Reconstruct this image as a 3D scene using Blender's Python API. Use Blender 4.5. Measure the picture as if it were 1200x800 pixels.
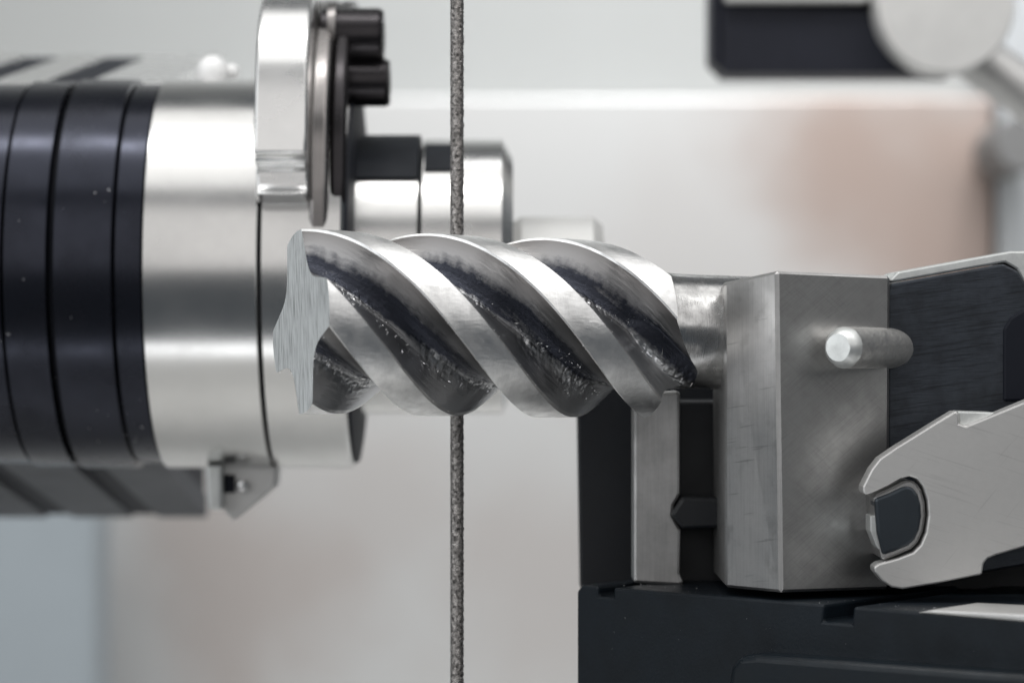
import bpy, bmesh, math, random
from mathutils import Vector, Matrix, noise
random.seed(4)
sc = bpy.context.scene
for o in list(bpy.data.objects): bpy.data.objects.remove(o)
col = sc.collection
R = math.radians

# ------------------------------------------------------------------ camera
DIST = 0.30                      # metres from lens to the cutter
S = 1e-4                         # one photo pixel at the cutter's distance = 0.1 mm
cam = bpy.data.cameras.new('camera'); camo = bpy.data.objects.new('camera', cam); col.objects.link(camo)
camo.location = (0, -DIST, 0); camo.rotation_euler = (R(90), 0, 0)
cam.sensor_width = 36; cam.lens = 90; cam.clip_start = 0.01; cam.clip_end = 20
cam.dof.use_dof = True; cam.dof.focus_distance = 0.299; cam.dof.aperture_fstop = 21
sc.camera = camo

# ------------------------------------------------------------------ world, lamps, exposure
w = bpy.data.worlds.new('World'); sc.world = w; w.use_nodes = True
w.node_tree.nodes['Background'].inputs[0].default_value = (0.80, 0.90, 1.0, 1)
w.node_tree.nodes['Background'].inputs[1].default_value = 0.06
sc.view_settings.view_transform = 'Standard'; sc.view_settings.look = 'None'
sc.view_settings.exposure = 0.30; sc.view_settings.gamma = 1; sc.view_settings.use_curve_mapping = False
def lamp(name, loc, target, sx, sy, radiance, colr=(1, 1, 1)):
    l = bpy.data.lights.new(name, 'AREA'); l.shape = 'RECTANGLE'; l.size = sx; l.size_y = sy
    l.energy = radiance * math.pi * sx * sy; l.color = colr
    o = bpy.data.objects.new(name, l); col.objects.link(o); o.location = loc
    d = Vector(target) - Vector(loc); o.rotation_euler = d.to_track_quat('-Z', 'Y').to_euler()
    return o
lamp('overhead_strip_lamp', (-0.02, -0.04, 0.36), (0, 0.02, 0), 0.50, 0.035, 9.0, (1.0, .99, .97))
lamp('overhead_soft_lamp', (0.0, -0.06, 0.48), (0, -0.02, 0), 0.90, 0.56, .95, (1.0, .99, .97))
lamp('front_fill_lamp', (-0.10, -0.95, 0.36), (0, 0, 0.02), 1.0, 0.70, 0.62, (1.0, .97, .945))  # added fill behind the camera, no visible source
lamp('left_fill_lamp', (-0.85, -0.55, 0.36), (0, 0, 0.0), 0.9, 1.0, 1.25, (.97, .99, 1.0))  # added fill from the left to brighten the cutter lands
lamp('right_fill_lamp', (0.42, -0.36, 0.34), (0.03, 0, 0.20), 0.38, 0.50, 0.75, (1.0, .98, .96))  # added fill from the right for the jaw block's face
lamp('wall_lamp', (0.09, 0.17, 0.33), (0.07, 0.45, 0.02), 0.22, 0.10, 10.0, (.99, .995, 1.0)).data.spread = R(125)
lamp('low_fill_lamp', (-0.12, -0.30, -0.42), (-0.04, 0.05, 0), 0.5, 0.16, 1.8, (.98, .99, 1.0))  # added light from below, standing in for a bright floor

# ------------------------------------------------------------------ helpers
def P(px, py, y=0.0):
    k = S * (DIST + y) / DIST
    return Vector(((px - 600) * k, y, (400 - py) * k))

def mesh_obj(name, verts, faces, m, parent=None, smooth=None, bevel=0.0, segs=2):
    me = bpy.data.meshes.new(name)
    off = Vector(parent['_o']) if parent is not None else Vector((0, 0, 0))
    me.from_pydata([tuple(Vector(v) - off) for v in verts], [], faces)
    bm = bmesh.new(); bm.from_mesh(me); bmesh.ops.recalc_face_normals(bm, faces=bm.faces); bm.to_mesh(me); bm.free()
    if smooth is not None:
        for p in me.polygons: p.use_smooth = True
        me.set_sharp_from_angle(angle=R(smooth))
    me.materials.append(m)
    o = bpy.data.objects.new(name, me); col.objects.link(o)
    if parent is not None: o.parent = parent
    if bevel:
        b = o.modifiers.new('bevel', 'BEVEL'); b.width = bevel; b.segments = segs; b.limit_method = 'ANGLE'; b.angle_limit = R(30)
        b.harden_normals = False
    o['_o'] = tuple(off)
    return o
def tag(o, label, cat, group=None):
    o['label'] = label; o['category'] = cat
    if group: o['group'] = group
    return o
def struct(o): o['kind'] = 'structure'; return o
def thing(name, label, cat, loc, group=None):
    o = bpy.data.objects.new(name, None); col.objects.link(o); o.location = loc; o['_o'] = tuple(loc)
    o.empty_display_size = .01
    return tag(o, label, cat, group)

def prism(name, outline, y0, y1, m, parent=None, bevel=0.0002, segs=2, at=None, smooth=None):
    """outline in photo pixels measured at depth `at`, extruded straight back from y0 to y1"""
    a = y0 if at is None else at
    pts = [P(x, y, a) for x, y in outline]; n = len(pts)
    v = [(p.x, y0, p.z) for p in pts] + [(p.x, y1, p.z) for p in pts]
    f = [list(range(n)), list(range(2 * n - 1, n - 1, -1))] + [[i, (i + 1) % n, n + (i + 1) % n, n + i] for i in range(n)]
    return mesh_obj(name, v, f, m, parent, smooth, bevel, segs)

def xprism(name, x0, x1, prof, m, parent=None, bevel=0.0002, smooth=None):
    """closed (y,z) profile in metres, extruded along X"""
    n = len(prof)
    v = [(x0, y, z) for y, z in prof] + [(x1, y, z) for y, z in prof]
    f = [list(range(n)), list(range(2 * n - 1, n - 1, -1))] + [[i, (i + 1) % n, n + (i + 1) % n, n + i] for i in range(n)]
    return mesh_obj(name, v, f, m, parent, smooth, bevel)

def lathe(name, prof, cy, cz, m, parent=None, n=96, a0=0, a1=360, smooth=25, bevel=0.0, thick=None):
    """(x, r) profile turned round an axis along X at (cy, cz); angle 0 faces the viewer, 90 is up"""
    full = abs(a1 - a0) >= 360
    cnt = n if full else n + 1
    v = []; k = len(prof)
    for i in range(cnt):
        a = R(a0 + (a1 - a0) * i / n)
        for x, r in prof: v.append((x, cy - math.cos(a) * r, cz + math.sin(a) * r))
    f = []
    for i in range(n):
        j = (i + 1) % cnt if full else i + 1
        for q in range(k - 1):
            f.append([i * k + q, j * k + q, j * k + q + 1, i * k + q + 1])
        if thick: f.append([i * k + k - 1, j * k + k - 1, j * k, i * k])
    if full:
        f.append([i * k for i in range(cnt)]); f.append([i * k + k - 1 for i in range(cnt)])
    elif thick:
        f.append(list(range(k))); f.append([(cnt - 1) * k + q for q in range(k)])
    return mesh_obj(name, v, f, m, parent, smooth, bevel)

# ------------------------------------------------------------------ materials
def mat(name, colr, metal=0.0, rough=0.4, cvar=0.0, cscale=300, rvar=0.0, bump=0.0, bscale=(1500, 1500, 1500), spec=0.5,
        colr2=None, bdetail=4, second=None, scratch=()):
    m = bpy.data.materials.new(name); m.use_nodes = True
    nt = m.node_tree; b = nt.nodes['Principled BSDF']
    b.inputs['Metallic'].default_value = metal; b.inputs['Roughness'].default_value = rough
    b.inputs['Specular IOR Level'].default_value = spec
    b.inputs['Base Color'].default_value = (*colr, 1)
    N = nt.nodes.new; L = nt.links.new
    tc = N('ShaderNodeTexCoord')
    if cvar or rvar:
        nz = N('ShaderNodeTexNoise'); nz.inputs['Scale'].default_value = cscale; nz.inputs['Detail'].default_value = 5
        nz.inputs['Roughness'].default_value = .6
        L(tc.outputs['Object'], nz.inputs['Vector'])
        if cvar:
            mx = N('ShaderNodeMix'); mx.data_type = 'RGBA'
            c2 = colr2 or tuple(c * (1 - cvar) for c in colr)
            mx.inputs['A'].default_value = (*colr, 1); mx.inputs['B'].default_value = (*c2, 1)
            rp = N('ShaderNodeMapRange'); rp.inputs['From Min'].default_value = .38; rp.inputs['From Max'].default_value = .66
            L(nz.outputs['Fac'], rp.inputs['Value']); L(rp.outputs['Result'], mx.inputs['Factor'])
            L(mx.outputs['Result'], b.inputs['Base Color'])
        if rvar:
            rr = N('ShaderNodeMapRange'); rr.inputs['From Min'].default_value = .3; rr.inputs['From Max'].default_value = .7
            rr.inputs['To Min'].default_value = max(.02, rough - rvar); rr.inputs['To Max'].default_value = rough + rvar
            L(nz.outputs['Fac'], rr.inputs['Value']); L(rr.outputs['Result'], b.inputs['Roughness'])
    for (rot3, sc3, lo, hi, dark) in scratch:      # directional wear marks in the surface colour
        rt = N('ShaderNodeMapping'); rt.inputs['Rotation'].default_value = tuple(R(q) for q in rot3)
        mp = N('ShaderNodeMapping'); mp.inputs['Scale'].default_value = sc3
        n2 = N('ShaderNodeTexNoise'); n2.inputs['Scale'].default_value = 1; n2.inputs['Detail'].default_value = 3
        mr = N('ShaderNodeMapRange'); mr.inputs['From Min'].default_value = lo; mr.inputs['From Max'].default_value = hi
        mr.inputs['To Min'].default_value = 1; mr.inputs['To Max'].default_value = dark
        L(tc.outputs['Object'], rt.inputs['Vector']); L(rt.outputs['Vector'], mp.inputs['Vector']); L(mp.outputs['Vector'], n2.inputs['Vector']); L(n2.outputs['Fac'], mr.inputs['Value'])
        ml = N('ShaderNodeMix'); ml.data_type = 'RGBA'; ml.blend_type = 'MULTIPLY'; ml.inputs['Factor'].default_value = 1
        if b.inputs['Base Color'].is_linked: L(b.inputs['Base Color'].links[0].from_socket, ml.inputs['A'])
        else: ml.inputs['A'].default_value = (*colr, 1)
        L(mr.outputs['Result'], ml.inputs['B']); L(ml.outputs['Result'], b.inputs['Base Color'])
    if bump:
        prev = None
        layers = [(bscale, 0.0, bump)] + ([second] if second else [])
        for sc3, rot, st in layers:
            rt = N('ShaderNodeMapping'); rt.inputs['Rotation'].default_value = (0, R(rot), 0)
            mp = N('ShaderNodeMapping'); mp.inputs['Scale'].default_value = sc3
            n2 = N('ShaderNodeTexNoise'); n2.inputs['Scale'].default_value = 1; n2.inputs['Detail'].default_value = bdetail
            bp = N('ShaderNodeBump'); bp.inputs['Strength'].default_value = st; bp.inputs['Distance'].default_value = 0.0002
            L(tc.outputs['Object'], rt.inputs['Vector']); L(rt.outputs['Vector'], mp.inputs['Vector'])
            L(mp.outputs['Vector'], n2.inputs['Vector']); L(n2.outputs['Fac'], bp.inputs['Height'])
            if prev: L(prev.outputs['Normal'], bp.inputs['Normal'])
            prev = bp
        L(prev.outputs['Normal'], b.inputs['Normal'])
    return m

M = {}
M['steel'] = mat('turned_steel', (.76, .755, .745), 1, .24, .10, 60, .05, .05, (9000, 60, 60))
M['bright'] = mat('bright_steel', (.86, .86, .855), 1, .27, .06, 80, .04, .05, (200, 4000, 4000))
M['darksteel'] = mat('blued_dark_steel', (.30, .285, .28), 1, .26, .2, 90, .06)
M['black'] = mat('black_anodised', (.034, .037, .051), .8, .25, .3, 120, .07, .06, (6000, 80, 80))
M['navy'] = mat('navy_bar', (.017, .019, .030), 0, .5, .2, 120, .05, spec=.3)
M['blackmatt'] = mat('black_oxide', (.006, .0075, .011), 0, .48, .25, 200, .08, .08, (1500, 1500, 1500))
M['insert'] = mat('reflection_black', (.018, .021, .027), 0, .6, .2, 200, .05, spec=.2)  # for the dark reflection arcs on the nose
M['blackscrew'] = mat('black_screw', (.04, .037, .040), .8, .25, .2, 200, .06)
M['skirt'] = mat('dark_grey_housing', (.075, .082, .095), 0, .6, .2, 40, .05)
M['rubber'] = mat('groove_black', (.010, .012, .019), 0, .6, spec=.2)
M['land'] = mat('ground_land', (.91, .908, .905), 1, .38, .20, 600, .08, .14, (900, 2600, 2600), second=((6000, 700, 700), 0, .08))
M['shank'] = mat('ground_shank', (.70, .695, .69), 1, .24, .45, 420, .09, .10, (8000, 300, 300))
M['endface'] = mat('sawn_face', (.90, .94, .95), .25, .40, .10, 350, .08, .8, (600, 5500, 500), scratch=[((12, 0, 0), (300, 5200, 260), .48, .66, .50), ((4, 0, 0), (300, 2200, 160), .5, .7, .78)])
M['jaw'] = mat('ground_jaw', (.43, .428, .424), .95, .42, .22, 240, .05, .06, (900, 900, 900),
               scratch=[((0, 40, 0), (180, 180, 9000), .45, .75, .86), ((0, -42, 0), (180, 180, 8000), .52, .78, .88), ((0, 33, 0), (110, 110, 5000), .62, .76, .82)])
M['jawface'] = mat('honed_jaw_face', (.68, .675, .67), 1, .38, .20, 260, .06, .05, (400, 400, 9000),
               scratch=[((0, 0, 0), (5000, 5000, 120), .45, .78, .84), ((0, 12, 0), (150, 150, 2200), .66, .74, .70), ((0, 0, 0), (420, 420, 420), .58, .74, .80)])
M['strip'] = mat('ground_strip', (.56, .555, .55), 1, .42, .22, 260, .06, .08, (9000, 9000, 900),
               scratch=[((0, 0, 0), (7000, 7000, 160), .45, .78, .84), ((0, 5, 0), (200, 200, 2600), .66, .74, .72)])
M['lever'] = mat('satin_lever', (.70, .695, .685), .85, .46, .10, 160, .06, .06, (1400, 1400, 1400), scratch=[((0, -18, 0), (120, 120, 3600), .58, .76, .84), ((0, 50, 0), (140, 140, 4200), .64, .76, .86)])
M['bevel'] = mat('lit_bare_bevel', (.80, .82, .81), .8, .42, .2, 500, .05)
M['plate'] = mat('dark_plate', (.050, .058, .072), .5, .40, .45, 300, .12, .10, (300, 300, 6000), scratch=[((0, 9, 0), (200, 200, 5000), .50, .70, .55)])
M['base'] = mat('base_black', (.0075, .0125, .0185), .1, .46, .3, 160, .08, .10, (2500, 2500, 2500), spec=.32)
M['rib'] = mat('rib_black', (.0065, .0115, .017), .1, .36, .3, 160, .08, .05, (2500, 2500, 2500), spec=.4)
M['roller'] = mat('roller_black', (.045, .055, .066), .5, .32, .2, 200, .05)
M['chrome'] = mat('chrome', (.85, .85, .86), 1, .12)
M['white'] = mat('white_cap', (.62, .62, .61), .2, .45, .05, 80)
M['wall'] = mat('painted_wall', (.42, .43, .425), 0, .5, .06, 6, 0)
M['panelblue'] = mat('grey_blue_panel', (.33, .37, .40), .1, .5, .08, 14)
M['sidepanel'] = mat('side_panel_grey', (.50, .52, .535), .1, .5, .08, 14)
M['grip'] = mat('grey_grip', (.16, .16, .16), 0, .5)
M['gloss'] = mat('white_gloss', (.92, .92, .92), 0, .2)
M['bed'] = mat('machine_bed', (.62, .62, .61), .3, .4, .1, 20)

# stainless back panel with brown reflections painted as warm patches
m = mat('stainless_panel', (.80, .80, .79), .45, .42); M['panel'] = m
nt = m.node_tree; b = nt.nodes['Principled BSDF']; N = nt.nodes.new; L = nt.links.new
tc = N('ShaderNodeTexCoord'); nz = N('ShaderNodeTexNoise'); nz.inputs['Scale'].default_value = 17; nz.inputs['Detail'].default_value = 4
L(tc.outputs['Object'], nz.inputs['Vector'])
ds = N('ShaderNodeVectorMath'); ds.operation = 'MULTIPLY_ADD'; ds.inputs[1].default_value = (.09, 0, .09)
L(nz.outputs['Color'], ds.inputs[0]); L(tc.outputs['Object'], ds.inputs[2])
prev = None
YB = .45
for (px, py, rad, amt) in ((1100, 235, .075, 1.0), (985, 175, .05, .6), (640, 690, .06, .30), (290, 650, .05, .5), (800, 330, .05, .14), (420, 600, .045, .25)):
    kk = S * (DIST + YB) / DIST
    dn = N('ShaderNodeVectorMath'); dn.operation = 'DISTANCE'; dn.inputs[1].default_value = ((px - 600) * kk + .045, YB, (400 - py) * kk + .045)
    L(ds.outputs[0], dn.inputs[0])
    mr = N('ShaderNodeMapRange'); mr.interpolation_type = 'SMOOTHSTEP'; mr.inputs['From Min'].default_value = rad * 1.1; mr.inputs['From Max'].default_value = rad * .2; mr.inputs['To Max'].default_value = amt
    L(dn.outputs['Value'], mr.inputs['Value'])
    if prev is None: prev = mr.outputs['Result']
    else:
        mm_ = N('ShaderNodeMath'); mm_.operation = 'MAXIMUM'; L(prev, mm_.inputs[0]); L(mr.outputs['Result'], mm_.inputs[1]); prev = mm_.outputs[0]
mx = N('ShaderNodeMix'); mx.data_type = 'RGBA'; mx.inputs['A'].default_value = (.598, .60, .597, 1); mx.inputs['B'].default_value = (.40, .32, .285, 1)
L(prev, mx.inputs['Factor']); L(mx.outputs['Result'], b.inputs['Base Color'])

# flute: lit walls and dark root reflection painted in, with swarf, streaked along the helix
m = mat('flute_steel', (.3, .3, .3), 1, .25); M['flute'] = m
nt = m.node_tree; b = nt.nodes['Principled BSDF']; N = nt.nodes.new; L = nt.links.new
tc = N('ShaderNodeTexCoord'); fa = N('ShaderNodeAttribute'); fa.attribute_name = 'flow'
at = N('ShaderNodeAttribute'); at.attribute_name = 'swarf_and_reflection'
def nzn(src, scale, det, ro):
    q = N('ShaderNodeTexNoise'); q.inputs['Scale'].default_value = scale; q.inputs['Detail'].default_value = det; q.inputs['Roughness'].default_value = ro
    L(src, q.inputs['Vector']); return q
n1 = nzn(fa.outputs['Vector'], 900, 6, .65); n2 = nzn(tc.outputs['Object'], 1500, 6, .75); n3 = nzn(fa.outputs['Vector'], 2600, 4, .6)
ad = N('ShaderNodeMath'); ad.operation = 'MULTIPLY_ADD'; ad.inputs[1].default_value = .7; ad.inputs[2].default_value = -.35
L(n1.outputs['Fac'], ad.inputs[0])
ad2 = N('ShaderNodeMath'); ad2.operation = 'MULTIPLY_ADD'; ad2.inputs[1].default_value = .5; L(n2.outputs['Fac'], ad2.inputs[0]); L(ad.outputs[0], ad2.inputs[2])
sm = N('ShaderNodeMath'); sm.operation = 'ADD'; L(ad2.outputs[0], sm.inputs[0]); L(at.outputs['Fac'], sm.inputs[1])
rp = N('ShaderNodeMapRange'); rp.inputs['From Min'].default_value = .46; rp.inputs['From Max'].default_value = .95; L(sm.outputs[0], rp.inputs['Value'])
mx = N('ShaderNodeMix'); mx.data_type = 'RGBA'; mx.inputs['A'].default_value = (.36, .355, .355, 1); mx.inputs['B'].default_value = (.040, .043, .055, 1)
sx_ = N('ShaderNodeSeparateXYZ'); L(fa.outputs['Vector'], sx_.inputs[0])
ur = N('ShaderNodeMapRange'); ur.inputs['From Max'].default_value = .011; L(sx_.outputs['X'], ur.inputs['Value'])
mu = N('ShaderNodeMix'); mu.data_type = 'RGBA'; mu.inputs['A'].default_value = (.74, .75, .77, 1); mu.inputs['B'].default_value = (.20, .19, .185, 1)   # lit lower wall / shaded upper wall, painted as colour
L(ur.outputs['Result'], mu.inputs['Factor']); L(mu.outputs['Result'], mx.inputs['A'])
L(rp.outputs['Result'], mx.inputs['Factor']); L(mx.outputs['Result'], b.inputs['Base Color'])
rr = N('ShaderNodeMapRange'); rr.inputs['To Min'].default_value = .26; rr.inputs['To Max'].default_value = .34; L(n3.outputs['Fac'], rr.inputs['Value']); L(rr.outputs['Result'], b.inputs['Roughness'])
bp = N('ShaderNodeBump'); bp.inputs['Distance'].default_value = .00012; bp.inputs['Strength'].default_value = .35; L(n3.outputs['Fac'], bp.inputs['Height'])
bs = N('ShaderNodeMapRange'); bs.inputs['To Min'].default_value = .08; bs.inputs['To Max'].default_value = .6; L(rp.outputs['Result'], bs.inputs['Value'])
bp2 = N('ShaderNodeBump'); bp2.inputs['Distance'].default_value = .00022; L(n2.outputs['Fac'], bp2.inputs['Height']); L(bs.outputs['Result'], bp2.inputs['Strength'])
L(bp.outputs['Normal'], bp2.inputs['Normal']); L(bp2.outputs['Normal'], b.inputs['Normal'])

# ------------------------------------------------------------------ the setting
def slab(name, x0, x1, z0, z1, y0, y1, m, bevel=.002):
    v = [(x, y, z) for x in (x0, x1) for y in (y0, y1) for z in (z0, z1)]
    f = [[0, 1, 3, 2], [4, 6, 7, 5], [0, 4, 5, 1], [2, 3, 7, 6], [0, 2, 6, 4], [1, 5, 7, 3]]
    return struct(mesh_obj(name, v, f, m, None, None, bevel))
YB = .45
slab('wall_back', -.45, .50, -.16, .62, YB + .03, YB + .05, M['wall'])
pt = P(0, 114, YB).z; pr = P(1163, 0, YB).x
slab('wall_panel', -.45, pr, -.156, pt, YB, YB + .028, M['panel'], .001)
pb = P(112, 608, .38)
slab('wall_panel_low', -.40, pb.x, -.157, -.030, .38, .41, M['panelblue'], .004)
slab('wall_panel_side', pr + .0015, .49, -.156, .20, YB - .004, YB + .026, M['sidepanel'])
slab('machine_bed', -.45, .50, -.18, -.16, -.10, YB + .05, M['bed'])

# ------------------------------------------------------------------ spindle chuck
CY, CZ, CR = .065, .0096, .0276
def X(px, y=CY - CR): return P(px, 0, y).x
ck = thing('spindle_chuck', 'steel and black ringed machine spindle chuck behind the cut end of the cutter', 'chuck', (X(165), CY, CZ))
# black body, ringed
prof = [(X(-160), CR * .985), (X(-6), CR * .985), (X(-4), CR * .955), (X(3), CR * .955), (X(5), CR * .985)]
lathe('body_ring', [(X(-160), CR * .96), (X(-159), CR * .975), (X(-2), CR * .975), (X(0), CR * .955)], CY, CZ, M['black'], ck)
lathe('body_ring', [(X(2), CR * .97), (X(3), CR * .99), (X(52), CR * .99), (X(54), CR * .97)], CY, CZ, M['black'], ck)
lathe('body_ring', [(X(60), CR * .97), (X(62), CR * 1.0), (X(129), CR * 1.0), (X(131), CR * .98)], CY, CZ, M['black'], ck)
lathe('body_ring', [(X(132), CR * .965), (X(133.5), CR * .975), (X(163), CR * .975), (X(165), CR * .96)], CY, CZ, M['black'], ck)
lathe('body_core', [(X(-158), CR * .93), (X(166), CR * .93)], CY, CZ, M['rubber'], ck)
# steel collars
lathe('steel_collar', [(X(165.5), CR * .97), (X(167), CR * 1.0), (X(299), CR * 1.0), (X(301), CR * .985)], CY, CZ, M['steel'], ck, 128)
lathe('steel_collar', [(X(304), CR * .985), (X(306), CR * 1.0), (X(398), CR * 1.0), (X(402), CR * .98)], CY, CZ, M['steel'], ck, 128)
lathe('collar_core', [(X(166), CR * .95), (X(401), CR * .95)], CY, CZ, M['rubber'], ck)
lathe('rim', [(X(402.5), CR * .975), (X(406), CR * .97), (X(409), CR * .9), (X(411), CR * .5)], CY, CZ, M['rubber'], ck)
# sloping skirts of the housing that run back from the barrel
def skirt(name, za, zb, cuts, m, part_names, th):
    ya, yb = .075, .145
    x0 = P(-330, 0, yb).x
    for (a, b_), nm, mm in zip(cuts, part_names, m):
        xa, xb = P(a, 0, yb).x, P(b_, 0, yb).x
        mesh_obj(nm, [(xa, ya, za), (xb, ya, za), (xb, yb, zb), (xa, yb, zb), (xa, ya, za + th), (xb, ya, za + th), (xb, yb, zb + th), (xa, yb, zb + th)],
                 [[0, 1, 2, 3], [4, 7, 6, 5], [0, 4, 5, 1], [1, 5, 6, 2], [2, 6, 7, 3], [3, 7, 4, 0]], mm, ck, None, .0001)
low_a, low_b = P(0, 536, .075).z, P(0, 606, .145).z
skirt('skirt', low_a, low_b, [(-330, 56), (86, 156), (186, 243)], [M['skirt']] * 3, ['skirt_panel'] * 3, .004)
skirt('skirt', low_a + .0016, low_b + .0005, [(-325, 240)], [M['rubber']], ['skirt_backing'], .010)
top_a, top_b = P(0, 98, .075).z, P(0, 64, .145).z
skirt('skirt', top_a - .004, top_b - .004, [(-330, 36), (80, 132), (178, 262)], [M['steel'], M['steel'], M['bright']], ['skirt_panel'] * 3, .004)  # pale steel paints the overhead light onto the top of the housing
skirt('skirt', top_a - .012, top_b - .012, [(-325, 258)], [M['rubber']], ['skirt_backing'], .0115)
# raised cam ring over the collar
def zz(py, y): return P(0, py, y).z
yf = CY - CR - .004
cam_prof = [(yf + .0052, zz(236, yf)), (yf + .0030, zz(229, yf)), (yf + .0018, zz(226, yf)), (yf + .0030, zz(218, yf)), (yf + .0030, zz(196, yf)),
            (yf + .0012, zz(190, yf)), (yf + .0012, zz(183, yf)), (yf, zz(180, yf))]
zt = zz(75, yf)
cam_prof += [(yf + .0004, zz(150, yf)), (yf + .0012, zz(110, yf)), (yf + .0022, zt)]
for i in range(1, 13):
    a = R(22 + i * 5.6); cam_prof.append((yf + .0022 + .019 * (math.cos(R(22)) - math.cos(a)), zt + .019 * (math.sin(a) - math.sin(R(22)))))
cam_prof += [(yf + .044, cam_prof[-1][1]), (yf + .044, zz(236, yf))]
xprism('cam_ring', X(297, yf), X(359, yf), cam_prof, M['bright'], ck, .0005, 14)
yd = CY - CR + .0005
dp = []
for i in range(0, 22):
    a = R(-4 + i * 4.4); dp.append((yd + .029 * (1 - math.cos(a)), zz(225, yd) + .029 * math.sin(a)))
dp = dp + [(yd + .045, dp[-1][1]), (yd + .045, zz(320, yd)), (yd, zz(320, yd))]
xprism('dark_flange', X(361, yd), X(384, yd), dp, M['darksteel'], ck, .0006, 14)
xprism('flange_lip', X(385, yd), X(404, yd), [(y_ + .0012, z_) for y_, z_ in dp], M['blackscrew'], ck, .0006, 14)
# black clamp screws
ys = CY - .012
for (cy_, r_, x0, x1, fl) in ((44, 34, 376, 450, 1), (97, 28, 384, 457, 0)):
    k = S * (DIST + ys) / DIST
    xa, xb = P(x0, 0, ys).x, P(x1, 0, ys).x; rr_ = r_ * k
    s_ = lathe('clamp_screw', [(xa, rr_ * .9), (xa + .0003, rr_), (xb - .0006, rr_), (xb, rr_ * .9), (xb, rr_ * .55), (xb - .002, rr_ * .5)], ys, zz(cy_, ys), M['blackscrew'], ck, 48)
lathe('washer', [(P(386, 0, ys).x, .0047), (P(395, 0, ys).x, .0049)], ys, zz(44, ys), M['darksteel'], ck, 48)
# nose
ny, nz_ = CY, P(0, 324, CY).z; nr = 161 * S * (DIST + CY) / DIST
def XN(px): return P(px, 0, CY - nr).x
lathe('nose_ring', [(XN(409), nr * .97), (XN(412), nr), (XN(488), nr), (XN(489.5), nr * .975)], ny, nz_, M['steel'], ck, 128)
lathe('nose_ring', [(XN(492), nr * .975), (XN(493.5), nr), (XN(588), nr), (XN(601), nr * .86), (XN(601.5), nr * .5)], ny, nz_, M['steel'], ck, 128)
lathe('nose_core', [(XN(400), nr * .94), (XN(500), nr * .94)], ny, nz_, M['rubber'], ck)
def insert(x0, x1, a0, a1, h):  # black arc painting a dark reflection on the nose
    lathe('dark_reflection_arc', [(XN(x0), nr * .985), (XN(x0 + 2), nr + h), (XN(x1 - 2), nr + h), (XN(x1), nr * .985)], ny, nz_, M['insert'], ck, 24, a0, a1, 25, 0, True)
insert(412, 489, 41, 100, .0005); insert(494, 531, 46, 66, .0003)  # dark reflections painted on the nose as black arcs
# pale tip behind
tr = 70 * S * (DIST + CY) / DIST
lathe('nose_tip', [(P(600, 0, CY).x, tr * .9), (P(611, 0, CY).x, tr), (P(694, 0, CY).x, tr), (P(706, 0, CY).x, tr * .86), (P(707, 0, CY).x, tr * .3)], ny, nz_, M['white'], ck)
def dome(name, c, r, m, parent):
    bm = bmesh.new(); bmesh.ops.create_uvsphere(bm, u_segments=24, v_segments=14, radius=r)
    v = [tuple(q.co + c) for q in bm.verts]; f = [[q.index for q in fc.verts] for fc in bm.faces]; bm.free()
    return mesh_obj(name, v, f, m, parent, 60)
dome('screw_highlight', P(249, 84, .070), .0023, M['gloss'], ck)  # white domes: the screws' blown highlight is put into their colour
dome('screw_highlight', P(272, 84, .072), .0011, M['gloss'], ck)
# sensor bracket under the collar
by = .060
br = thing('sensor_bracket', 'small pale metal bracket with a round screw under the steel collar', 'bracket', P(285, 553, by))
prism('bracket_plate', [(252, 545), (326, 545), (324, 570), (300, 590), (274, 611), (262, 598)], by, by + .006, M['lever'], br, .0004)
prism('bracket_plate', [(241, 545), (260, 545), (260, 598), (244, 597)], by - .003, by + .006, M['bevel'], br, .0004)
dome('screw', P(284, 568, by - .001), .0009, M['chrome'], br)
prism('slot', [(262, 556), (275, 556), (275, 577), (262, 577)], by - .0006, by + .002, M['rubber'], br, .0001)

# ------------------------------------------------------------------ abrasive wire
wy = .0125; wx = P(535.5, 0, wy).x; wr = 8.3 * S * (DIST + wy) / DIST
v, f = [], []; NA, NZ = 36, 1500; z0, z1 = -.1585, .12
for i in range(NZ + 1):
    z = z0 + (z1 - z0) * i / NZ
    for j in range(NA):
        a = 2 * math.pi * j / NA
        d = Vector((math.cos(a), math.sin(a), 0))
        q = Vector((d.x * wr, d.y * wr, z))
        g = noise.noise(q * 2900) * .5 + noise.noise(q * 6500) * .6
        amp = .00015 if not (math.cos(a) < -.75) else .00003
        r = wr * .94 + amp * g
        v.append((wx + d.x * r, wy + d.y * r, z))
for i in range(NZ):
    for j in range(NA):
        f.append([i * NA + j, i * NA + (j + 1) % NA, (i + 1) * NA + (j + 1) % NA, (i + 1) * NA + j])
f.append(list(range(NA))); f.append([NZ * NA + j for j in range(NA)])
M['wire'] = mat('abrasive_wire', (.56, .53, .51), .9, .30, .93, 2600, .1, .6, (6000, 6000, 6000))
tag(mesh_obj('cutting_wire', v, f, M['wire'], None, 60), 'thin vertical grit coated grey cutting wire running behind the cutter', 'wire')

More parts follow.
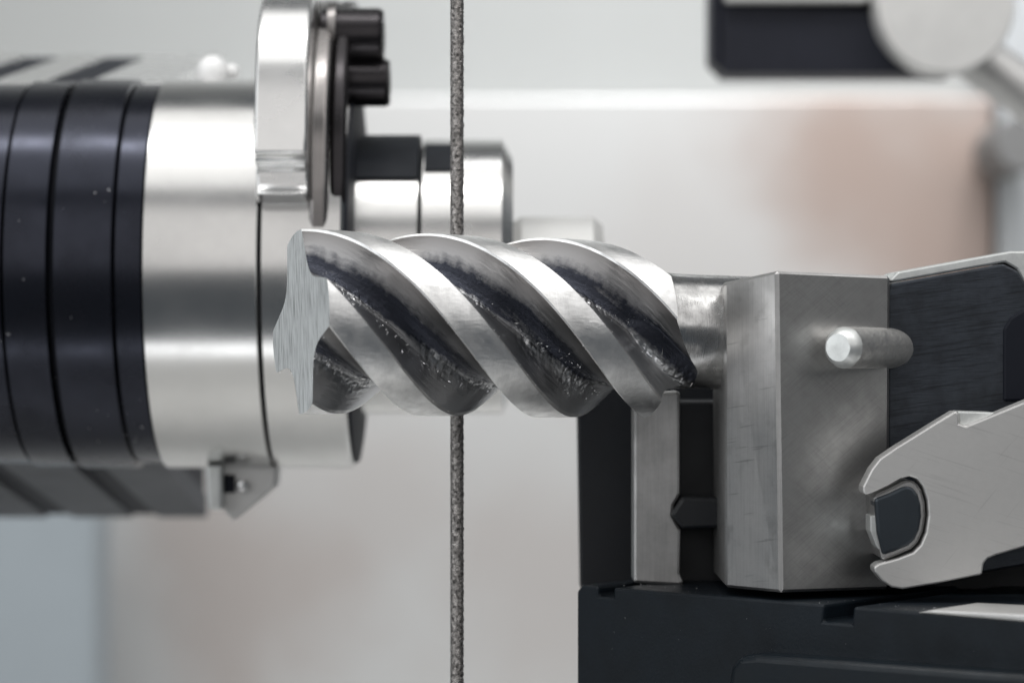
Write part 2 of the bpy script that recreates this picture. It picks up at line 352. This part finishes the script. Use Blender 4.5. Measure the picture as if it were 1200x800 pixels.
# ------------------------------------------------------------------ end mill
YAW, DROOP = 18.5, 1.3
ER = .0106; LEN = .0417; PITCH = .0575; FS = math.tan(R(4))
ec = P(352, 376.5, -.0072)
mill = thing('end_mill', 'four fluted steel end mill with helical flutes and a sawn off end', 'end mill', ec)
mill['_o'] = (0, 0, 0)
mill.rotation_euler = (0, R(DROOP), R(YAW))
LA = 31
land_pr = [(0, .972), (1.2, .998), (9, 1.0), (17, .998), (24, .995), (LA - 1.7, .990), (LA, .955)]
def flute_profile():            # two nearly flat walls meeting in a small root radius
    pc = lambda a, r: Vector((math.cos(R(a)) * r, math.sin(R(a)) * r))
    A_, B_, C_ = pc(LA, .955), pc(60, .55), pc(90, .972)
    p, q = A_.lerp(B_, .58), C_.lerp(B_, .58)
    pts = [A_.lerp(p, i / 4) for i in range(4)] + [p.lerp(B_, i / 6).lerp(B_.lerp(q, i / 6), i / 6) for i in range(6)] + [q.lerp(C_, i / 4) for i in range(5)]
    return [(math.degrees(math.atan2(v_.y, v_.x)), v_.length) for v_ in pts]
fl_pr = flute_profile(); fl_pr[0] = (LA, .955); fl_pr[-1] = (90, .972)
NX = 420; A_OFF = 1; ES = .05                      # ES: slant of the far ends of the teeth
def runout(x):                   # the flutes get shallower where they run out into the neck
    t_ = min(1.0, max(0.0, (x - LEN + .008) / .008)); return ER * (.54 + .155 * t_ * t_ * (3 - 2 * t_))
def xend(a0, r):
    a = a0 - 2 * math.pi * LEN / PITCH
    w = (math.degrees(a0) - A_OFF) % 90
    tongue = .0050 * max(0.0, min(1.0, 1 - (w - 72) / 18 if w > 72 else (w - 31) / 12 * (1 - (72 - w) / 90)))  * min(1.0, max(0.0, (math.cos(a) - .55) / .2))      # the flute's upper wall runs out into a pointed tail
    return LEN + ES * math.cos(a) * r + tongue - (.0045 * min(1.0, max(0.0, (.3 - math.cos(a)) / .4)) if math.sin(a) > 0 else 0)
def ribbon(name, t, prof, m, wob=0.0, res=False):
    v, f, rs, fc = [], [], [], []; k = len(prof)
    for i in range(NX + 1):
        s = i / NX
        for q, (ang, rf) in enumerate(prof):
            a0 = R(A_OFF + t * 90 + ang); r = ER * rf
            xs = FS * math.cos(a0) * r
            x = xs + (xend(a0, r) - xs) * s
            a = a0 - 2 * math.pi * x / PITCH
            r = max(r, runout(x))
            u = q / (k - 1)
            if wob and 0 < q < k - 1:
                p = Vector((x, math.cos(a) * r, math.sin(a) * r))
                band = max(0.0, 1 - abs(u - .38 - .10 * noise.noise(Vector((x * 160, t * 5.0, 0)))) / .22)
                patch = max(0.0, .25 + noise.noise(p * 210 + Vector((t, 0, 0))))
                r += wob * (.5 * noise.noise(p * 420) + band * patch * (2.2 * noise.noise(p * 1500) + 1.5 * noise.noise(p * 3600)))
            v.append((x, -math.cos(a) * r, math.sin(a) * r))
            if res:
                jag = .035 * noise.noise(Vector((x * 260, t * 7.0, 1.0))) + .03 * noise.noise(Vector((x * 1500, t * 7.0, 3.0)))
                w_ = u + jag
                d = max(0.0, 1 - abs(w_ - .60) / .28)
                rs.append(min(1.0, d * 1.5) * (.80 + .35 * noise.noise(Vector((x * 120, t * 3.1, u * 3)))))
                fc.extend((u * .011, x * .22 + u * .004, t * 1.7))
    for i in range(NX):
        for q in range(k - 1):
            f.append([i * k + q, i * k + q + 1, (i + 1) * k + q + 1, (i + 1) * k + q])
    o = mesh_obj(name, v, f, m, mill, 80 if res else 25)
    if res:
        at_ = o.data.attributes.new('swarf_and_reflection', 'FLOAT', 'POINT'); at_.data.foreach_set('value', rs)
        at_ = o.data.attributes.new('flow', 'FLOAT_VECTOR', 'POINT'); at_.data.foreach_set('vector', fc)
    return o
def fine(pr, n):
    out = []
    for i in range(len(pr) - 1):
        for j in range(n):
            u = j / n; out.append((pr[i][0] * (1 - u) + pr[i + 1][0] * u, pr[i][1] * (1 - u) + pr[i + 1][1] * u))
    return out + [pr[-1]]
for t in range(4):
    ribbon('land', t, land_pr, M['land'])
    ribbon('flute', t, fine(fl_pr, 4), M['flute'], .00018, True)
allp = []
for t in range(4):
    for ang, rf in land_pr + fl_pr[1:-1]: allp.append((t * 90 + ang, rf))
def cap(name, xfun, m, nrm_twist):
    v = []
    for ang, rf in allp:
        a0 = R(A_OFF + ang); r = ER * rf; x = xfun(a0, r); r = max(r, runout(x)); a = a0 - 2 * math.pi * x / PITCH
        v.append((x, -math.cos(a) * r, math.sin(a) * r))
    c = len(v); v.append((0 if name == 'end_face' else LEN - .003, 0, 0)); n = c
    return mesh_obj(name, v, [[i, (i + 1) % n, c] for i in range(n)], m, mill)
cap('end_face', lambda a, r: FS * math.cos(a) * r, M['endface'], 0)
cap('shoulder', lambda a, r: xend(a, r) - .00002, M['shank'], 0)
shr = .0066
pr = [(LEN - .008, .0050), (LEN - .0002, .0058), (LEN + .0001, .0074), (LEN + .0006, .00728), (LEN + .0014, .00714), (LEN + .0026, .00702), (LEN + .004, .00693), (LEN + .0055, .00688), (LEN + .0075, .00685),
      (LEN + .036, .00685), (LEN + .0365, .0062)]
lathe('shank', pr, 0, 0, M['shank'], mill, 96, smooth=35)
# metal flecks and burrs caught in the flutes
v, f = [], []
def fleck(c, sz):
    q = Matrix.Rotation(random.uniform(0, 6.3), 3, Vector((random.gauss(0, 1), random.gauss(0, 1), random.gauss(0, 1))).normalized())
    i0 = len(v); l = sz * random.uniform(.8, 2.2)
    for p in ((-l, -sz * .5, 0), (l, -sz * .3, 0), (l * .2, sz * .7, sz * .2), (0, 0, -sz * .6)): v.append(c + q @ Vector(p))
    f.extend([[i0, i0 + 1, i0 + 2], [i0, i0 + 2, i0 + 3], [i0 + 1, i0 + 3, i0 + 2], [i0, i0 + 3, i0 + 1]])
ff_ = fine(fl_pr, 4)
clusters = [(t, random.uniform(.02, .98), random.uniform(.25, .6)) for t in range(4) for _ in range(7)]
for t, cs, cu in clusters:
    for _ in range(24):
        sx = min(.99, max(.01, random.gauss(cs, .055))); u = min(.96, max(.04, random.gauss(cu, .07)))
        ang, rf = ff_[int(u * (len(ff_) - 1))]; r = ER * rf
        a0 = R(A_OFF + t * 90 + ang); x = sx * (xend(a0, r) - .001); a = a0 - 2 * math.pi * x / PITCH
        r += .00003
        fleck(Vector((x, -math.cos(a) * r, math.sin(a) * r)), .00007 * random.choice((.5, .7, .9, 1.2, 2.4)))
for t in range(4):                                   # burrs along the cutting edges
    for _ in range(130):
        ang = random.choice((0, LA)); r = ER * .975; a0 = R(A_OFF + t * 90 + ang); x = random.random() * LEN; a = a0 - 2 * math.pi * x / PITCH
        fleck(Vector((x, -math.cos(a) * r, math.sin(a) * r)), .00004 * random.uniform(.5, 1.6))
for _ in range(60):                                  # ragged rim of the sawn end
    ang, rf = random.choice(allp); a0 = R(A_OFF + ang + random.uniform(-4, 4)); r = ER * rf; x = FS * math.cos(a0) * r; a = a0 - 2 * math.pi * x / PITCH
    fleck(Vector((x, -math.cos(a) * r, math.sin(a) * r)), .00006 * random.uniform(.5, 1.6))
M['fleck'] = mat('bright_fleck', (.82, .82, .83), 1, .28)
o = mesh_obj('metal_flecks', v, f, M['fleck'], mill); o['kind'] = 'stuff'

# ------------------------------------------------------------------ clamp fixture on the right
def cut_outline(pts): return pts
base = thing('fixture_base', 'black slotted steel base block carrying the clamp jaws', 'base', (P(950, 0, .02).x, .02, -.1595))
BZ = -.0298
bA, bB = P(676, 690, .0140), P(1200, 727, -.0262)     # two points of the front face, which comes nearer to the right
bdir = Vector((bB.x - bA.x, bB.y - bA.y, 0)).normalized(); bnor = Vector((bdir.y, -bdir.x, 0))   # normal towards the viewer
CAM = Vector((0, -DIST, 0))
def onface(px, py, proud=0.0):
    d = P(px, py, 0) - CAM; p0 = bA + bnor * proud
    t = (p0 - CAM).dot(bnor) / d.dot(bnor)
    return CAM + d * t
def facet(name, outline, proud, depth, m, bevel, segs=2):
    fr = [onface(x, y, proud) for x, y in outline]; n = len(fr)
    fr = [Vector((p.x, p.y, max(p.z, -.1595))) for p in fr]
    bk = [p - bnor * depth for p in fr]
    f = [list(range(n)), list(range(2 * n - 1, n - 1, -1))] + [[i, (i + 1) % n, n + (i + 1) % n, n + i] for i in range(n)]
    return mesh_obj(name, fr + bk, f, m, base, None, bevel, segs)
def edge(px):   # height of the base's top edge above that pixel column
    p = onface(px, 690); q = Vector((p.x, p.y, BZ)); k = S * (DIST + q.y) / DIST
    return 400 - q.z / k
facet('base_block', [(676, edge(676) + 8), (681, edge(681)), (701, edge(701)), (701, 698), (719, 700), (719, edge(719)), (800, edge(800)), (966, edge(966)), (964, 728), (998, 731), (1000, edge(1000)),
      (1400, edge(1400)), (1400, 2600), (676, 2600)], 0, .05, M['base'], .0003)
facet('front_rib', [(852, 800), (855, 780), (866, 768), (885, 766), (1400, 804), (1400, 960), (852, 960)], .003, .005, M['rib'], .0024, 6)
facet('edge_highlight', [(1074, edge(1074) + 1), (1400, edge(1400) + 2), (1400, edge(1400) - 13), (1092, edge(1092) - 4)], .0002, .01, M['lever'], .0003)  # pale strip painting the highlight along the base's top edge

v, f = [], []                                   # stray chips on the base
for _ in range(46):
    p = onface(random.uniform(690, 1190), 690); p.z = BZ
    fleck(p - bnor * random.uniform(.0003, .006) + Vector((0, 0, .00006)), .00005 * random.choice((.6, .8, 1, 1.6)))
for _ in range(16): fleck(onface(random.uniform(690, 1190), random.uniform(715, 798)) + bnor * .00003, .00003 * random.choice((.6, 1, 1.5)))
mesh_obj('metal_chips', v, f, M['fleck'], base)['kind'] = 'stuff'
v, f = [], []
for _ in range(26):
    a_ = R(random.uniform(-60, 60)); x_ = X(random.uniform(-5, 158))
    fleck(Vector((x_, CY - math.cos(a_) * CR * 1.0, CZ + math.sin(a_) * CR * 1.0)), .00010 * random.choice((.5, .7, 1, 1.7)))
mesh_obj('metal_chips', v, f, M['fleck'], ck)['kind'] = 'stuff'

cb = thing('clamp_body', 'black upright clamp body behind the narrow grey jaw strip', 'clamp', P(760, 690, .03))
prism('body_or_shade_plate', [(676, 440), (860, 440), (1045, 420), (1045, 690), (680, 690)], .032, .037, M['blackmatt'], cb, .0003, at=.032)
prism('body_or_shade_plate', [(1040, 500), (1500, 500), (1500, 700), (1040, 690)], .0125, .018, M['blackmatt'], cb, .0003)  # added black plate painting in the shade under the lever
prism('body_step', [(793, 470), (1040, 470), (1040, 688), (793, 688)], .020, .0318, M['blackmatt'], cb, .0003)
prism('detent', [(786, 603), (800, 582), (852, 584), (852, 618), (800, 620)], .013, .0198, M['blackmatt'], cb, .0004)

js = prism('jaw_strip', [(742, 462), (797, 458), (797, 580), (790, 592), (789, 603), (798, 620), (797, 672), (802, 684), (796, 686), (742, 683)], .0145, .0195, M['strip'], None, .0004)
tag(js, 'narrow upright grey steel jaw strip with a small side notch', 'jaw')

# main jaw block: near vertical edge at px 911, left face receding to the left
jb = thing('jaw_block', 'large grey scratched steel jaw block clamping the cutter shank', 'jaw', P(940, 694, 0))
yn, yl, yr = -.0055, .0012, .0004
def col_pts(px_t, py_t, px_b, py_b, y): return [P(px_t, py_t, y), P(px_b, py_b, y)]
A = col_pts(849, 331, 850, 688, yl); B = col_pts(910, 317, 915, 694, yn); C = col_pts(1043, 323, 1041, 690, yr)
Bk = [Vector((C[0].x, .019, C[0].z)), Vector((C[1].x, .019, C[1].z))]; Ak = [Vector((A[0].x, .019, A[0].z)), Vector((A[1].x, .019, A[1].z))]
vv_ = [p for pr_ in (A, B, C, Bk, Ak) for p in pr_]
ff = [[0, 1, 3, 2], [2, 3, 5, 4], [4, 5, 7, 6], [6, 7, 9, 8], [8, 9, 1, 0], [0, 2, 4, 6, 8], [1, 9, 7, 5, 3]]
o = mesh_obj('block', vv_, ff, M['jaw'], jb, None, .00035, 1)
o.data.materials.append(M['jawface']); o.data.materials.append(M['strip']); o.modifiers['bevel'].material = 2  # paler bevel material paints the line of light along the block's edges
for p in o.data.polygons:
    if {2, 3, 0, 1} == set(p.vertices): p.material_index = 1

# dark lever plate with pin; pale bevel paints the light on bare metal
lp = thing('lever_plate', 'dark blue grey steel panel with a bright upper edge beside the jaw block', 'plate', P(1120, 480, .004))
prism('plate_body', [(1040, 340), (1044, 332), (1176, 309), (1194, 318), (1210, 345), (1330, 350), (1330, 640), (1040, 690)], .0015, .012, M['plate'], lp, .0003)
prism('bevel_edge', [(1041, 329), (1052, 318), (1184, 294), (1200, 294), (1330, 330), (1330, 352), (1207, 347), (1192, 316), (1178, 307.5), (1046, 331)], .0022, .0125, M['bevel'], lp, .0003)
prism('dark_pocket', [(1176, 470), (1176, 385), (1184, 372), (1200, 362), (1240, 362), (1240, 470)], .0012, .004, M['rubber'], lp, .0003)
pin = thing('dowel_pin', 'short rough bright steel pin sticking out across the dark plate', 'pin', P(1025, 408, -.004))
pa, pe = P(983, 407, -.0075), P(1046, 408, .0024)
ax = (pe - pa); Lp = ax.length; ax.normalize()
rot = ax.to_track_quat('X', 'Z').to_matrix()
def pin_part(name, prof, m, n=48, wob=0.0):
    v, f = [], []; k = len(prof)
    for i in range(n):
        a = 2 * math.pi * i / n
        for x, r in prof:
            q = Vector((x, math.cos(a) * r, math.sin(a) * r)); g = wob * noise.noise(q * 900)
            q = Vector((x + g, math.cos(a) * (r + g), math.sin(a) * (r + g)))
            v.append(rot @ q + pa)
    for i in range(n):
        j = (i + 1) % n
        for q in range(k - 1): f.append([i * k + q, j * k + q, j * k + q + 1, i * k + q + 1])
    f.append([i * k for i in range(n)]); f.append([i * k + k - 1 for i in range(n)])
    return mesh_obj(name, v, f, m, pin, 35)
prn = .00238
M['pin'] = mat('rough_pin', (.84, .83, .81), .9, .42, .3, 900, .1, .4, (2500, 2500, 2500))
pin_part('pin_body', [(.0012 + Lp * .98 * u / 20, prn) for u in range(21)], M['pin'], 48, .00005)
pin_part('pin_end', [(-.0002, prn * .66), (.0001, prn * .78), (.0006, prn * .92), (.00121, prn * 1.0)], M['bevel'], 48, .00008)

# fork lever with D-shaped insert
fy = -.008
fk = thing('fork_lever', 'flat pale satin steel fork ended lever holding a dark insert', 'lever', P(1110, 690, fy))
def arc(cx, cy, r, a0, a1, n): return [(cx + r * math.cos(R(a0 + (a1 - a0) * i / n)), cy - r * math.sin(R(a0 + (a1 - a0) * i / n))) for i in range(n + 1)]
slot_ = [(1021, 578), (1040, 569), (1056, 560), (1066, 558), (1075, 561), (1082, 570), (1087, 586), (1088, 604), (1085, 624), (1079, 638), (1070, 647), (1052, 654), (1030, 660)]
out = [(1330, 420), (1200, 471), (1132, 499), (1124, 496), (1124, 484), (1120, 481), (1092, 498), (1050, 524), (1031, 537), (1021, 550), (1011, 570), (1011, 577), (1015, 580)] + slot_ + \
      [(1024, 664), (1025, 670), (1034, 681), (1045, 688), (1058, 690), (1100, 683), (1151, 673), (1153, 660), (1158, 654), (1168, 650), (1330, 603)]
prism('lever_arm', out, fy, fy + .0035, M['lever'], fk, .00022, 2)
prism('lever_step', [(1122, 481.5), (1166, 483), (1168, 500), (1126, 505)], fy + .0018, fy + .0060, M['bevel'], fk, .0002)
ins = [(1024, 580), (1042, 572), (1058, 564), (1066, 562), (1074, 565), (1080, 574), (1084, 588), (1085, 604), (1082, 622), (1076, 635), (1068, 643), (1052, 650), (1034, 657), (1027, 625)]
prism('insert_rim', ins, fy + .0005, fy + .008, M['strip'], fk, .0003, 1)
cxi, cyi = 1050, 611
prism('insert', [(cxi + (x - cxi) * (.86 if x > 1045 else .97), cyi + (y - cyi) * .86) for x, y in ins], fy + .0001, fy + .004, M['roller'], fk, .0004, 2)
prism('insert_tongue', [(1020, 604), (1026, 604), (1034, 648), (1027, 640), (1020, 622)], fy + .001, fy + .005, M['bevel'], fk, .0001)

# ------------------------------------------------------------------ nozzle arm, top right, far behind
ay = .16
na = thing('nozzle_arm', 'blurred black bar with a round steel disc and silver rod near the back wall', 'arm', P(1000, 85, ay))
prism('bar', [(846, -60), (846, 4), (1012, 4), (1040, -14), (1120, -60), (1170, 20), (1120, 86), (850, 86), (846, 80)], ay, ay + .014, M['navy'], na, .0003)
prism('bar_end', [(833, -40), (845, -40), (845, 82), (833, 70)], ay + .001, ay + .013, M['navy'], na, .0003)
prism('top_plate', [(850, -62), (1120, -62), (1036, -8), (1012, 3), (850, 3)], ay - .003, ay - .0002, M['white'], na, .0005)
dc = P(1109, 4, ay - .008); dr = 80 * S * (DIST + ay) / DIST
v, f = [], []; n = 72
for y_, r in ((ay - .008, dr * .97), (ay - .0073, dr), (ay - .0002, dr)):
    for i in range(n): v.append((dc.x + math.cos(2 * math.pi * i / n) * r, y_, dc.z + math.sin(2 * math.pi * i / n) * r))
for q in range(2):
    for i in range(n): f.append([q * n + i, q * n + (i + 1) % n, (q + 1) * n + (i + 1) % n, (q + 1) * n + i])
f += [list(range(n)), [2 * n + i for i in range(n)]]
M['disc'] = mat('pale_disc', (.84, .835, .82), .4, .42, .10, 90, .08)
mesh_obj('disc', v, f, M['disc'], na, 30)
def rod(name, a, b_, r, m, parent, n=40):
    ax = b_ - a; q = ax.to_track_quat('Z', 'Y').to_matrix(); v, f = [], []
    for c, rr_ in ((a, r), (b_, r)):
        for i in range(n): v.append(c + q @ Vector((math.cos(2 * math.pi * i / n) * rr_, math.sin(2 * math.pi * i / n) * rr_, 0)))
    for i in range(n): f.append([i, (i + 1) % n, n + (i + 1) % n, n + i])
    f += [list(range(n)), list(range(n, 2 * n))]
    return mesh_obj(name, v, f, m, parent, 30, .0006)
rod('rod', P(1128, 55, ay + .005), P(1300, 182, ay + .005), .0046, M['lever'], na)
rod('mount_post', P(1000, -55, ay + .007), P(1000, -700, ay + .007), .006, M['black'], na)
# round knob on the side panel
kc = P(1202, 168, .40)
kb = thing('panel_knob', 'blurred dark grey round knob on the pale side panel', 'knob', Vector((kc.x, YB - .0045, kc.z)))
rod('knob_grip', Vector((kc.x, .40, kc.z)), Vector((kc.x, .436, kc.z)), .0080, M['grip'], kb)
rod('knob_collar', Vector((kc.x, .4362, kc.z)), Vector((kc.x, YB - .0042, kc.z)), .0062, M['lever'], kb)

for o in bpy.data.objects:
    if '_o' in o: del o['_o']
sc.render.engine = 'CYCLES'
